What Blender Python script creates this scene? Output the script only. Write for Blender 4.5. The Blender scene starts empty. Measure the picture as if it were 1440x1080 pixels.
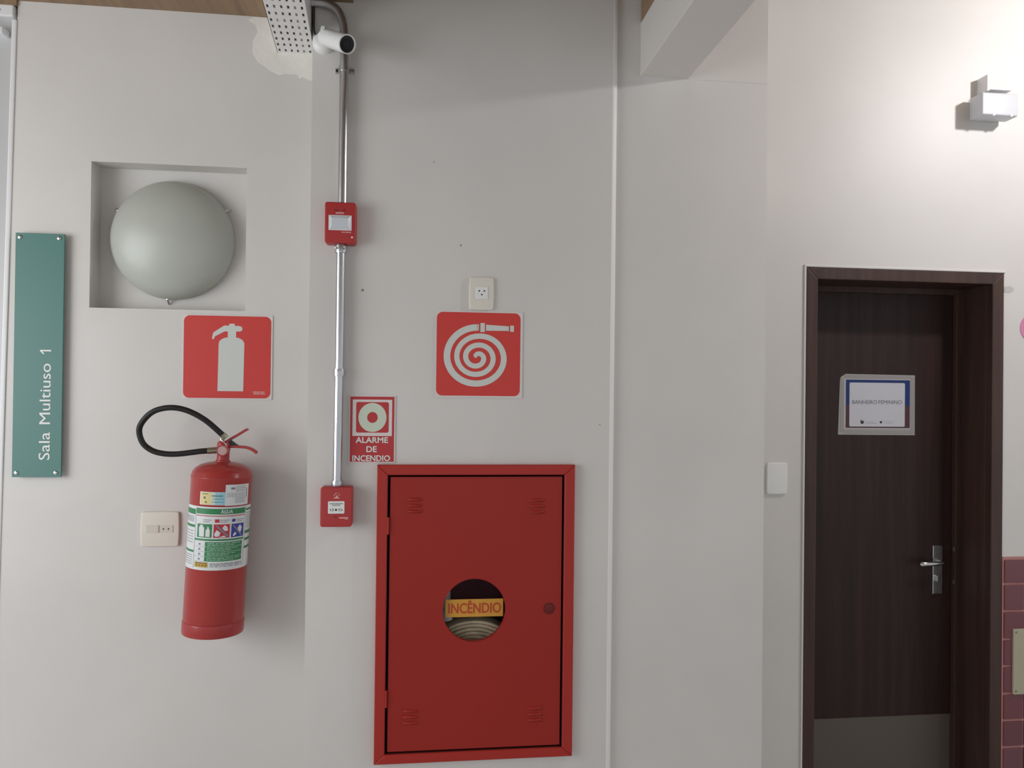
import bpy, bmesh, math, random
from mathutils import Vector, Matrix
random.seed(7)
sc = bpy.context.scene
COL = sc.collection
# ------------------------------------------------------------------ camera
YAW, PIT, ROL, FPX = .11740, .006966, .011395, 1064.6
CAM = Vector((0, -2.38, 1.65))
F = Vector((math.sin(YAW)*math.cos(PIT), math.cos(YAW)*math.cos(PIT), math.sin(PIT)))
R0 = Vector((math.cos(YAW), -math.sin(YAW), 0)); U0 = R0.cross(F)
RR = R0*math.cos(ROL)+U0*math.sin(ROL); UU = U0*math.cos(ROL)-R0*math.sin(ROL)
cd = bpy.data.cameras.new('camera'); co = bpy.data.objects.new('camera', cd); COL.objects.link(co)
cd.sensor_fit = 'HORIZONTAL'; cd.sensor_width = 36; cd.lens = FPX/1440*36; cd.clip_start = .02
m = Matrix.Identity(4)
for i in range(3):
    m[i][0] = RR[i]; m[i][1] = UU[i]; m[i][2] = -F[i]; m[i][3] = CAM[i]
co.matrix_world = m
sc.camera = co
# ------------------------------------------------------------------ world, lights, exposure
w = bpy.data.worlds.new('world'); sc.world = w; w.use_nodes = True
bg = w.node_tree.nodes['Background']; bg.inputs[0].default_value = (.90, .945, 1, 1); bg.inputs[1].default_value = .74
vs = sc.view_settings; vs.view_transform = 'Standard'; vs.look = 'None'; vs.exposure = 0; vs.gamma = 1; vs.use_curve_mapping = False

def area(name, loc, tgt, sx, sy, power, col=(1, 1, 1)):
    l = bpy.data.lights.new(name, 'AREA'); l.shape = 'RECTANGLE'; l.size = sx; l.size_y = sy; l.energy = power; l.color = col
    o = bpy.data.objects.new(name, l); COL.objects.link(o); o.location = loc
    o.rotation_euler = (Vector(tgt)-Vector(loc)).to_track_quat('-Z', 'Z').to_euler(); return o
area('window_light', (-2.7, -1.5, 1.75), (-.2, 0, 1.55), 1.4, 1.7, 39, (.96, .98, 1))
def point(name, loc, power, rad, col=(1, 1, 1)):
    l = bpy.data.lights.new(name, 'POINT'); l.energy = power; l.shadow_soft_size = rad; l.color = col
    o = bpy.data.objects.new(name, l); COL.objects.link(o); o.location = loc; return o
point('corridor_lamp_light', (2.47, -.70, 2.98), 47, .05, (.98, .975, 1))

# ------------------------------------------------------------------ materials
MATS = {}
def mat(name, col, rough=.5, metal=0, bump=0, bscale=60, var=0, vscale=4, coat=0, spec=None, stretch=None, trans=0, alpha=None):
    if name in MATS: return MATS[name]
    M = bpy.data.materials.new(name); M.use_nodes = True; nt = M.node_tree; n = nt.nodes; b = n['Principled BSDF']
    b.inputs['Base Color'].default_value = (*col, 1); b.inputs['Roughness'].default_value = rough; b.inputs['Metallic'].default_value = metal
    b.inputs['Coat Weight'].default_value = coat
    if spec is not None: b.inputs['Specular IOR Level'].default_value = spec
    if trans: b.inputs['Transmission Weight'].default_value = trans
    if bump or var:
        tc = n.new('ShaderNodeTexCoord'); vec = tc.outputs['Object']
        if stretch:
            mp = n.new('ShaderNodeMapping'); mp.inputs['Scale'].default_value = stretch; nt.links.new(vec, mp.inputs[0]); vec = mp.outputs[0]
    if var:
        nz = n.new('ShaderNodeTexNoise'); nz.inputs['Scale'].default_value = vscale; nz.inputs['Detail'].default_value = 4
        nt.links.new(vec, nz.inputs['Vector'])
        rp = n.new('ShaderNodeValToRGB'); rp.color_ramp.elements[0].position = .3; rp.color_ramp.elements[1].position = .7
        rp.color_ramp.elements[0].color = (*[c*(1-var) for c in col], 1); rp.color_ramp.elements[1].color = (*[min(1, c*(1+var)) for c in col], 1)
        nt.links.new(nz.outputs['Fac'], rp.inputs[0]); nt.links.new(rp.outputs[0], b.inputs['Base Color'])
    if bump:
        n2 = n.new('ShaderNodeTexNoise'); n2.inputs['Scale'].default_value = bscale; n2.inputs['Detail'].default_value = 3
        nt.links.new(vec, n2.inputs['Vector'])
        bp = n.new('ShaderNodeBump'); bp.inputs['Strength'].default_value = bump; bp.inputs['Distance'].default_value = .01
        nt.links.new(n2.outputs['Fac'], bp.inputs['Height']); nt.links.new(bp.outputs[0], b.inputs['Normal'])
    MATS[name] = M; return M
wall = mat('wall_paint', (.665, .642, .612), .5, 0, .06, 14, .035, 2.2)
wallp = mat('wall_paint_plain', (.69, .67, .64), .5)
putty = mat('filler_plaster', (.80, .78, .72), .7, 0, .15, 60, .04, 12)
beamw = mat('beam_paint', (.70, .67, .64), .55, 0, .05, 20)
wood_c = mat('ceiling_wood', (.26, .17, .10), .55, 0, .1, 20, .2, 3, stretch=(14, .6, 1))
floorm = mat('floor_tile', (.55, .53, .50), .35, 0, 0, 1, .08, 3)
red_cab = mat('cabinet_red', (.335, .022, .015), .42, 0, .02, 30, spec=.3)
red_cabf = mat('cabinet_frame_red', (.40, .028, .02), .4, spec=.35)
red_cabd = mat('latch_red', (.15, .016, .014), .45, spec=.3)
cavity = mat('cabinet_inside', (.17, .03, .05), .6)
red_ext = mat('extinguisher_red', (.37, .040, .036), .28, coat=.15, spec=.35)
red_box = mat('alarm_red', (.42, .032, .032), .4)
red_boxd = mat('alarm_dark_red', (.22, .012, .014), .5)
red_sign = mat('sign_red', (.62, .046, .037), .45)
red_sign2 = mat('sign_crimson', (.48, .035, .04), .5)
white_sign = mat('sign_white', (.72, .66, .64), .5)
pict = mat('photoluminescent_white', (.63, .65, .61), .5)
pict2 = mat('photoluminescent_green', (.60, .66, .53), .5)
green = mat('sign_green', (.072, .20, .175), .42)
white_t = mat('print_white', (.78, .78, .75), .5)
pinkish = mat('print_pale_red', (.72, .38, .36), .5)
steel = mat('galvanised_steel', (.55, .55, .56), .3, 1, .05, 40, .1, 10, stretch=(6, 6, .5))
chrome = mat('chrome', (.62, .62, .62), .22, 1)
brass = mat('ferrule_metal', (.30, .28, .20), .35, .8)
rubber = mat('black_rubber', (.012, .011, .011), .5, spec=.35)
black = mat('black_plastic', (.010, .010, .010), .45, spec=.3)
dgreen = mat('dark_green_plastic', (.006, .03, .022), .4)
ivory = mat('ivory_plastic', (.74, .70, .61), .35)
ivory2 = mat('ivory_module', (.66, .62, .54), .35)
whitep = mat('white_plastic', (.80, .80, .78), .35)
whiteb = mat('white_metal', (.74, .74, .74), .4)
lens = mat('strobe_lens', (.62, .66, .70), .2, coat=.5)
lens_g = mat('lens_glass', (.008, .008, .01), .25, spec=.25)
traym = mat('tray_painted_metal', (.82, .81, .80), .45)
frost = mat('frosted_glass', (.46, .48, .43), .36, 0, 0, 1, .05, 5)
door_w = mat('door_dark_wood', (.030, .0135, .0115), .45, 0, .08, 30, .3, 3, spec=.3, stretch=(10, 10, .5))
frame_w = mat('door_frame_wood', (.058, .030, .023), .45, 0, .1, 30, .25, 3, spec=.35, stretch=(10, 10, .6))
kick = mat('kick_plate_steel', (.12, .10, .085), .42, .2)
paper = mat('paper', (.62, .62, .66), .5)
plast = mat('clear_tape', (.38, .36, .33), .25)
navy = mat('print_navy', (.022, .045, .17), .5, spec=.25)
maroon = mat('print_maroon', (.075, .018, .03), .4)
grey_t = mat('print_grey', (.22, .22, .25), .5)
dark_t = mat('print_dark', (.03, .03, .035), .5)
tile_m = [mat('tile_oxblood_%s' % s, c, .28, 0, .05, 20) for s, c in (('a', (.165, .052, .062)), ('b', (.145, .047, .059)), ('c', (.155, .06, .074)))]
grout = mat('grout_pink', (.50, .23, .21), .8, 0, .1, 60)
beige = mat('beige_plate', (.43, .40, .28), .4)
pink = mat('pink_vinyl', (.66, .24, .42), .45)
lgreen = mat('label_green', (.03, .22, .08), .45)
lred = mat('label_red', (.50, .03, .05), .45)
lblue = mat('label_blue', (.03, .05, .33), .45)
lwhite = mat('label_white', (.70, .72, .72), .45)
lyellow = mat('label_yellow', (.72, .58, .22), .45)
lcyan = mat('label_cyan', (.30, .58, .66), .45)
lorange = mat('label_amber', (.55, .34, .03), .45)
stk = mat('sticker_amber', (.62, .30, .035), .5)
stkr = mat('sticker_red', (.50, .055, .015), .5)
hosem = mat('hose_canvas', (.70, .57, .40), .8, 0, .2, 120, .12, 30)
doorlw = mat('door_grey_enamel', (.50, .50, .50), .3)
glassm = mat('clear_glass', (.95, .97, .96), .05, trans=1); glassm.node_tree.nodes['Principled BSDF'].inputs['IOR'].default_value = 1.08
cable_m = mat('grey_cable', (.45, .45, .44), .5)
cable_d = mat('dark_cable', (.05, .05, .05), .5)
grime = mat('wall_grime', (.22, .20, .18), .8)

# ------------------------------------------------------------------ object helpers
def link(o): COL.objects.link(o); return o
def root(name, label, cat, loc, group=None, kind=None):
    o = bpy.data.objects.new(name, None); o.empty_display_size = .02; o.location = loc
    if label: o['label'] = label
    if cat: o['category'] = cat
    if group: o['group'] = group
    if kind: o['kind'] = kind
    return link(o)
def origin(o):
    v = Vector((0, 0, 0))
    while o is not None: v += Vector(o.location); o = o.parent
    return v
def obj(name, bm, material, parent=None, local=False, smooth=None, label=None):
    me = bpy.data.meshes.new(name)
    if isinstance(bm, bmesh.types.BMesh):
        bm.normal_update(); bm.to_mesh(me); bm.free()
    else: me = bm
    if material: me.materials.clear(); me.materials.append(material)
    if smooth:
        for p in me.polygons: p.use_smooth = True
        try: me.set_sharp_from_angle(angle=math.radians(smooth))
        except Exception: pass
    o = bpy.data.objects.new(name, me); link(o)
    if parent is not None:
        o.parent = parent
        if not local: me.transform(Matrix.Translation(-origin(parent)))
    if label: o['label'] = label
    if name in ('print', 'caption', 'grey_lines', 'pale_lines', 'hazard_marks', 'green_print', 'white_pictogram', 'black_pictogram', 'house_emblem', 'sounder_slot'): o['kind'] = 'stuff'
    return o
def struct(name, bm, material, label, smooth=None):
    o = obj(name, bm, material, None, smooth=smooth); o['kind'] = 'structure'; o['label'] = label; return o
def box(bm, x0, x1, y0, y1, z0, z1, bev=0, seg=2):
    b2 = bmesh.new()
    v = [b2.verts.new((x, y, z)) for x in (x0, x1) for y in (y0, y1) for z in (z0, z1)]
    for f in ((0, 1, 3, 2), (4, 6, 7, 5), (0, 4, 5, 1), (2, 3, 7, 6), (0, 2, 6, 4), (1, 5, 7, 3)):
        b2.faces.new([v[i] for i in f])
    bmesh.ops.recalc_face_normals(b2, faces=b2.faces)
    if bev: bmesh.ops.bevel(b2, geom=b2.edges, offset=bev, segments=seg, affect='EDGES', profile=.6)
    merge(bm, b2); return bm
def merge(bm, b2):
    t = bpy.data.meshes.new('t'); b2.to_mesh(t); b2.free(); bm.from_mesh(t); bpy.data.meshes.remove(t)
def B(*a, **k): return box(bmesh.new(), *a, **k)
def rpts(x0, x1, z0, z1, r, n=6, bulge=0):
    P = []
    for cx, cz, a0 in ((x1-r, z1-r, 0), (x0+r, z1-r, 90), (x0+r, z0+r, 180), (x1-r, z0+r, 270)):
        for i in range(n+1):
            a = math.radians(a0+90*i/n); P.append((cx+r*math.cos(a), cz+r*math.sin(a)))
    return P
def prism(P, yf, yb, bev=0, seg=2, bm=None):
    """outline P in x,z; front face at yf (towards camera), back at yb"""
    b2 = bmesh.new()
    vf = [b2.verts.new((x, yf, z)) for x, z in P]; vb = [b2.verts.new((x, yb, z)) for x, z in P]
    ff = b2.faces.new(vf); n = len(P)
    b2.faces.new(vb[::-1])
    for i in range(n): b2.faces.new((vf[i], vb[i], vb[(i+1) % n], vf[(i+1) % n]))
    bmesh.ops.recalc_face_normals(b2, faces=b2.faces)
    if bev: bmesh.ops.bevel(b2, geom=list(ff.edges), offset=bev, segments=seg, affect='EDGES', profile=.6)
    if bm is None: return b2
    merge(bm, b2); return bm
def flat(polys, y, bm=None):
    """flat print facing the camera side (-y)"""
    bm = bm or bmesh.new()
    for P in polys:
        vs_ = [bm.verts.new((x, y, z)) for x, z in P]
        f = bm.faces.new(vs_); f.normal_update()
        if f.normal.y > 0: f.normal_flip()
        if len(P) > 4: bmesh.ops.triangulate(bm, faces=[f])
    return bm
def rect(x0, x1, z0, z1): return [(x0, z0), (x1, z0), (x1, z1), (x0, z1)]
def circ(cx, cz, rx, rz=None, n=40, a0=0, a1=360):
    rz = rz or rx
    full = (a1-a0 == 360)
    return [(cx+rx*math.cos(math.radians(a0+(a1-a0)*i/(n if full else n-1))), cz+rz*math.sin(math.radians(a0+(a1-a0)*i/(n if full else n-1)))) for i in range(n)]
def ringflat(cx, cz, r0, r1, y, q=1, n=48):
    bm = bmesh.new(); a = []; b = []
    for i in range(n):
        t = 2*math.pi*i/n; a.append(bm.verts.new((cx+r0*math.cos(t), y, cz+r0*q*math.sin(t)))); b.append(bm.verts.new((cx+r1*math.cos(t), y, cz+r1*q*math.sin(t))))
    for i in range(n):
        j = (i+1) % n; f = bm.faces.new((a[i], b[i], b[j], a[j])); f.normal_update()
        if f.normal.y > 0: f.normal_flip()
    return bm
def tube(P, r, n=12, bm=None, caps=True):
    bm = bm or bmesh.new(); P = [Vector(p) for p in P]; rings = []
    up = None
    for i, p in enumerate(P):
        t = (P[min(i+1, len(P)-1)]-P[max(i-1, 0)]).normalized()
        if up is None: up = t.orthogonal().normalized()
        else: up = (up-t*up.dot(t)).normalized()
        s = t.cross(up); rr = r[i] if isinstance(r, (list, tuple)) else r
        rings.append([bm.verts.new(p+(up*math.cos(2*math.pi*k/n)+s*math.sin(2*math.pi*k/n))*rr) for k in range(n)])
    for a, b in zip(rings, rings[1:]):
        for k in range(n): bm.faces.new((a[k], a[(k+1) % n], b[(k+1) % n], b[k]))
    if caps: bm.faces.new(rings[0][::-1]); bm.faces.new(rings[-1])
    bmesh.ops.recalc_face_normals(bm, faces=bm.faces)
    return bm
def spline(P, n=10):
    P = [Vector(p) for p in P]; Q = []
    for i in range(len(P)-1):
        p0, p1, p2, p3 = P[max(i-1, 0)], P[i], P[i+1], P[min(i+2, len(P)-1)]
        for k in range(n):
            t = k/n; Q.append(.5*((2*p1)+(p2-p0)*t+(2*p0-5*p1+4*p2-p3)*t*t+(3*p1-p0-3*p2+p3)*t**3))
    return Q+[P[-1]]
def lathe(prof, n=48, M=None, bm=None):
    """profile (r, z) about z"""
    b2 = bmesh.new(); rings = []
    for r, z in prof:
        if r < 1e-6: rings.append([b2.verts.new((0, 0, z))])
        else: rings.append([b2.verts.new((r*math.cos(2*math.pi*k/n), r*math.sin(2*math.pi*k/n), z)) for k in range(n)])
    for a, b in zip(rings, rings[1:]):
        for k in range(n):
            j = (k+1) % n
            if len(a) == 1 and len(b) == 1: continue
            if len(a) == 1: b2.faces.new((a[0], b[j], b[k]))
            elif len(b) == 1: b2.faces.new((a[k], a[j], b[0]))
            else: b2.faces.new((a[k], a[j], b[j], b[k]))
    bmesh.ops.recalc_face_normals(b2, faces=b2.faces)
    if M is not None: b2.transform(M)
    if bm is None: return b2
    merge(bm, b2); return bm
def facing(x, y, z): return Matrix.Translation((x, y, z)) @ Matrix.Rotation(math.pi/2, 4, 'X')   # lathe axis +z -> towards camera (-y)
def disc(x, y, z, r, t, n=20, dome=.25):
    return lathe([(0, t*1.0), (r*.5, t*(1-.1*dome)), (r*.85, t*(1-.5*dome)), (r, t*(1-dome)), (r, 0), (0, 0)], n, facing(x, y, z))
def textbm(s, x0, x1, z0, z1, y, bold=0, shear=0, vert=False, cap=True):
    """text as flat mesh; box x0..x1, z0..z1 is the box of the letters (accents excluded when cap)"""
    cu = bpy.data.curves.new('t', 'FONT'); cu.body = s;  cu.resolution_u = 3; cu.shear = shear
    o = bpy.data.objects.new('t', cu); link(o)
    dg = bpy.context.evaluated_depsgraph_get(); dg.update()
    me = bpy.data.meshes.new_from_object(o.evaluated_get(dg)); bpy.data.objects.remove(o); bpy.data.curves.remove(cu)
    X = [v.co.x for v in me.vertices]; Yv = [v.co.y for v in me.vertices]
    a, b, c, d = min(X), max(X), 0.0, max(Yv)
    c = min(Yv) if not cap else c
    bm = bmesh.new(); bm.from_mesh(me)
    if bold > 0:
        for q, (ox, oz) in enumerate(((-bold, 0), (bold, 0), (0, bold*.7), (0, -bold*.7)), 1):
            n0 = len(bm.verts); bm.from_mesh(me); bm.verts.ensure_lookup_table()
            for v in bm.verts[n0:]: v.co.x += ox; v.co.y += oz; v.co.z += .001*q
        a -= bold; b += bold
    bpy.data.meshes.remove(me)
    H = .70 if cap else d
    for v in bm.verts:
        u = (v.co.x-a)/(b-a); q = (v.co.y-c)/(H-c) if not cap else v.co.y/H
        if vert: v.co = (x1-(x1-x0)*q, y, z0+(z1-z0)*u)     # reads upwards
        else: v.co = (x0+(x1-x0)*u, y-v.co.z*.1, z0+(z1-z0)*q)
    bm.normal_update()
    for f in bm.faces:
        if f.normal.y > 0: f.normal_flip()
    return bm
def bars(x0, x1, z, h, n=1, seed=0):
    """row of tiny unreadable print"""
    rnd = random.Random(seed); P = []; x = x0
    while x < x1:
        l = min((x1-x0)*rnd.uniform(.06, .22), x1-x); P.append(rect(x, x+l, z-h/2, z+h/2)); x += l+(x1-x0)*.03
    return P

# ------------------------------------------------------------------ the setting
L, N, D = .13, .02, .24
def grid_wall(x0, x1, z0, z1, yf, yb, holes, bm=None):
    """solid wall with rectangular holes (x0,x1,z0,z1)"""
    bm = bm or bmesh.new()
    xs = sorted({x0, x1, *[h[0] for h in holes], *[h[1] for h in holes]}); zs = sorted({z0, z1, *[h[2] for h in holes], *[h[3] for h in holes]})
    hole = lambda x, z: any(h[0] < x < h[1] and h[2] < z < h[3] for h in holes)
    solid = {}
    for i in range(len(xs)-1):
        for j in range(len(zs)-1): solid[i, j] = not hole((xs[i]+xs[i+1])/2, (zs[j]+zs[j+1])/2)
    V = {}
    def v(x, y, z):
        k = (round(x, 5), round(y, 5), round(z, 5))
        if k not in V: V[k] = bm.verts.new((x, y, z))
        return V[k]
    for (i, j), s in solid.items():
        if not s: continue
        a, b, c, d = xs[i], xs[i+1], zs[j], zs[j+1]
        bm.faces.new((v(a, yf, c), v(b, yf, c), v(b, yf, d), v(a, yf, d)))
        bm.faces.new((v(a, yb, c), v(a, yb, d), v(b, yb, d), v(b, yb, c)))
        if not solid.get((i-1, j)): bm.faces.new((v(a, yf, c), v(a, yf, d), v(a, yb, d), v(a, yb, c)))
        if not solid.get((i+1, j)): bm.faces.new((v(b, yf, c), v(b, yb, c), v(b, yb, d), v(b, yf, d)))
        if not solid.get((i, j-1)): bm.faces.new((v(a, yf, c), v(a, yb, c), v(b, yb, c), v(b, yf, c)))
        if not solid.get((i, j+1)): bm.faces.new((v(a, yf, d), v(b, yf, d), v(b, yb, d), v(a, yb, d)))
    bmesh.ops.recalc_face_normals(bm, faces=bm.faces)
    return bm
TOP = 3.4
NX0, NX1, NZ0, NZ1 = -1.0408, -.5687, 1.891, 2.3507
bm = grid_wall(-1.27, -.35, 0, 2.84, L, L+.3, [(NX0, NX1, NZ0, NZ1, )])
for v in bm.verts:                                        # left end of the wall leans a little, as in the photo
    if v.co.x < -1.26: v.co.x = -1.288+.024*(v.co.z-1.1)/1.7
wl = struct('wall_left', bm, wall, 'off-white painted wall left of the pilaster, holding the square lamp niche')
obj('niche_back', B(NX0-.01, NX1+.01, L+.075, L+.1, NZ0-.01, NZ1+.01), wall, wl)
# smeared filler patch under the cable tray
pt = [(-.555, 2.838), (-.57, 2.828), (-.548, 2.815), (-.541, 2.79), (-.556, 2.76), (-.556, 2.72), (-.54, 2.695), (-.521, 2.684), (-.50, 2.668), (-.47, 2.656), (-.452, 2.661), (-.43, 2.66), (-.416, 2.661), (-.407, 2.645), (-.40, 2.652), (-.385, 2.648), (-.366, 2.642), (-.352, 2.645), (-.352, 2.838)]
obj('filler_patch', prism(pt, L-.0015, L+.002), putty, wl)
# pilaster
CX0, CX1, CZ0, CZ1 = -.112, .459, .513, 1.389
bm = grid_wall(-.349, .597, 0, TOP, 0, .30, [(CX0, CX1, CZ0, CZ1)])
wp = struct('wall_centre', bm, wall, 'off-white pilaster carrying the metal conduit and the red hydrant cabinet')
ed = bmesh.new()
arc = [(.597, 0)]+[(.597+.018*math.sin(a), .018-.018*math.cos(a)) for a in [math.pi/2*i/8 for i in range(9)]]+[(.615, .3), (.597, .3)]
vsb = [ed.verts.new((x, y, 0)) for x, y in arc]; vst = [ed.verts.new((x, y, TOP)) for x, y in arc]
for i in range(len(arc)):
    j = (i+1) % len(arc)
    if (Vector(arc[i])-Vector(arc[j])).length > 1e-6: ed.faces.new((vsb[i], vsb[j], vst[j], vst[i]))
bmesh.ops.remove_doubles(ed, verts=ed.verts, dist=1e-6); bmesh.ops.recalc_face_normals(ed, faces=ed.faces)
obj('corner_lit_edge', ed, mat('corner_painted_light', (.86, .85, .83), .45), wp, smooth=40, label='rounded pilaster corner with its lit edge painted paler')  # light catching the rounded corner is put into this paler colour
for x, z, r in ((-.1881, 1.9516, .004), (.1136, 2.1006, .0028), (.026, 2.3587, .002), (.566, 1.54, .002)):
    obj('drill_hole', disc(x, .0005, z, r, .0012, 10), grime, wp)
wr = struct('wall_right', grid_wall(.60, 1.1290, 0, TOP, N, .34, []), wall, 'narrow off-white wall strip between the pilaster and the dark door')
obj('lintel_band', B(.60, 1.1285, N-.0012, N+.01, 2.676, TOP-.01), wall, wr)
DX0, DX1, DZ1 = 1.3865, 2.1735, 2.111
wd = struct('wall_back', grid_wall(1.10, 3.6, 0, TOP, D, D+.3, [(DX0+.002, DX1-.002, -.001, DZ1-.002)]), wall, 'off-white wall around the dark brown door on the right')
lip = bmesh.new(); box(lip, DX0-.008, DX1+.006, D-.006, D+.01, DZ1-.001, DZ1+.007, .002); box(lip, DX0-.008, DX0-.001, D-.006, D+.01, 0, DZ1+.004, .002)
obj('plaster_lip', lip, wallp, wd)
obj('stain', prism([(2.176, 2.058), (2.20, 2.062), (2.214, 2.055), (2.216, 2.043), (2.20, 2.036), (2.176, 2.037)], D-.001, D+.002), mat('stain_grey', (.50, .49, .47), .6), wd)
# tiles
rows = [1.0335, .9385, .8365, .7310, .6305, .5275, .4275, .3270, .2260, .1250, .0240]
obj('grout_bed', B(2.1745, 3.6, D-.004, D+.002, 0, 1.040), grout, wd)
seam = {1: .0835, 3: .083, 5: .0815, 6: .081, 7: .080, 9: .08}
for i in range(len(rows)-1):
    zt, zb = rows[i]-.0045, rows[i+1]+.0045
    x = 2.1795; first = seam.get(i, .195)
    while x < 3.3:
        x1 = x+first
        b = B(x+.0005, x1-.003, D-.009-random.uniform(0, .001), D+.001, zb, zt, .0022, 2)
        obj('tile', b, random.choice(tile_m), wd); x = x1+.003; first = .195
# floor, ceilings, beam
struct('floor', B(-4, 5, -6, .6, -.05, 0), floorm, 'grey floor below the frame')
struct('ceiling', B(-3.2, -.2275, -5, L+.30, 2.84, 3.45), wood_c, 'low brown wooden ceiling above the left wall')
struct('ceiling_high', B(-.2275, 4.5, -5, .5, TOP, 3.45), wood_c, 'raised brown ceiling above the pilaster and the door')
struct('added_shade_header', B(-3.2, 4.5, -3.75, -3.65, 2.25, TOP), wall, 'unseen off-white header added behind the camera to shade the upper walls')  # header added out of view to keep light off the wall tops
struct('trim_3', B(-2.3, -1.264, L-.008, L+.06, 2.8215, 2.845), wood_c, 'brown wooden strip above the white door frame at the left edge')
tb = struct('trim_1', B(.6927, .8553, -4.8, N, 2.677, 2.852, .003), beamw, 'off-white concrete beam coming out of the right wall strip towards the camera')
struct('trim_2', B(.6927, .853, -4.8, N-.006, 2.852, TOP), wood_c, 'brown wooden fascia board standing on the concrete beam')

# ------------------------------------------------------------------ left doorway (sliver)
d2 = root('door_2', 'white metal door frame at the left edge of the picture', None, (-1.6, L, 0), kind='structure')
jb = bmesh.new()
b2 = B(-1.285, -1.27, L-.004, L+.06, 0, 2.78, .004)
for v in b2.verts: v.co.x += -.018+.024*(v.co.z-1.1)/1.7
obj('jamb', b2, whiteb, d2)
obj('head_rail', B(-2.3, -1.270, L-.012, L+.06, 2.785, 2.822, .006, 3), whiteb, d2)
obj('door_leaf', B(-2.3, -1.281, L+.035, L+.055, .02, 2.79), doorlw, d2)
obj('closer_arm', B(-1.5, -1.3045, L-.003, L+.04, 2.735, 2.757, .005, 3), whiteb, d2)
obj('screw', disc(-1.311, L-.0118, 2.803, .0035, .002, 12), grime, d2)

# ------------------------------------------------------------------ green room sign
g = root('room_sign', 'tall green acrylic sign with white upward lettering Sala Multiuso 1', 'sign', (-1.179, L, 1.3625))
GX0, GX1, GZ0, GZ1 = -1.2498, -1.1077, 1.3625, 2.115
obj('plate', B(GX0, GX1, L-.020, L-.014, GZ0, GZ1, .001), green, g)
for x in (-1.2368, -1.1228):
    for z in (2.102, 1.3757):
        s = obj('standoff_screw', disc(x, L-.0198, z, .0062, .004, 20, .5), chrome, g)
        obj('standoff_post', lathe([(.006, 0), (.006, .0142), (0, .0142)], 16, facing(x, L, z)), chrome, s)
obj('lettering', textbm('Sala', -1.1735, -1.1415, 1.4155, 1.501, L-.0206, 0, vert=True), white_t, g)
obj('lettering', textbm('Multiuso', -1.1735, -1.1415, 1.526, 1.713, L-.0206, 0, vert=True), white_t, g)
# the figure one: stem and flag, reading upwards
gx0, gx1 = -1.1735, -1.1415
obj('lettering', flat([[(gx1, 1.7552), (gx0, 1.7552), (gx0, 1.7512), (gx0+.0095, 1.7415), (gx0+.0122, 1.7445), (gx0+.0062, 1.7507), (gx1, 1.7507)]], L-.0206), white_t, g)

# ------------------------------------------------------------------ niche lamp
lx, lz, ly = -.811, 2.121, L+.075
wlmp = root('wall_lamp', 'round frosted glass wall lamp recessed in the square niche', 'lamp', (lx, ly, lz))
obj('base_plate', lathe([(0, .012), (.12, .012), (.15, .010), (.152, 0), (0, 0)], 48, facing(lx, ly, lz)), whiteb, wlmp, smooth=40)
prof = []
Rd, Hd = .192, .100
for i in range(19):
    a = math.pi/2*i/18; prof.append((Rd*math.cos(a)**.9 if i < 18 else 0, .014+Hd*(math.sin(a)*.86+.14*(i/18)**2)))
obj('glass_dome', lathe([(.180, .004), (.189, .006), (.1925, .011)]+prof, 72, facing(lx, ly, lz)), frost, wlmp, smooth=50)
for a in (152, 266, 32):
    ax, az = lx+1.010*.191*math.cos(math.radians(a)), lz+1.010*.191*math.sin(math.radians(a))
    c = disc(ax, ly-.012, az, .006, .010, 14, .4)
    tube([(ax, ly-.014, az), (ax+.012*math.cos(math.radians(a)), ly-.006, az+.012*math.sin(math.radians(a))), (ax+.014*math.cos(math.radians(a)), ly, az+.014*math.sin(math.radians(a)))], .003, 8, c)
    obj('retaining_clip', c, chrome, wlmp, smooth=40)

# ------------------------------------------------------------------ extinguisher sign
S = root('extinguisher_sign', 'square red sign with a white fire extinguisher pictogram', 'sign', (-.619, L, 1.6065), 'red square safety signs')
k = .276/1000; ex = lambda u: -.757+(u-125)*k; ez = lambda v: 1.8775-(v-75)*.2705/960
obj('backing', prism(rpts(ex(125), ex(1125), ez(1035), ez(75), .004), L-.003, L-.0002, .0006), white_sign, S)
obj('red_field', flat([rpts(ex(133), ex(1108), ez(1020), ez(88), .019, 8)], L-.0034), red_sign, S)
pg = [(515, 940), (522, 400), (528, 378), (550, 355), (585, 338), (622, 330), (622, 262), (585, 264), (478, 322), (470, 345), (458, 355), (445, 345), (460, 278), (580, 198), (636, 198), (636, 176), (698, 176), (698, 200), (752, 200), (775, 210), (785, 230), (778, 252), (758, 262), (714, 262), (714, 330), (755, 340), (790, 362), (808, 395), (802, 940)]
obj('pictogram', flat([[(ex(u), ez(v)) for u, v in pg]], L-.0038), pict, S)
obj('caption', flat(bars(ex(910), ex(1045), ez(948), .0035, seed=1)+bars(ex(920), ex(1045), ez(967), .0035, seed=2), L-.0038), pinkish, S)

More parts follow.
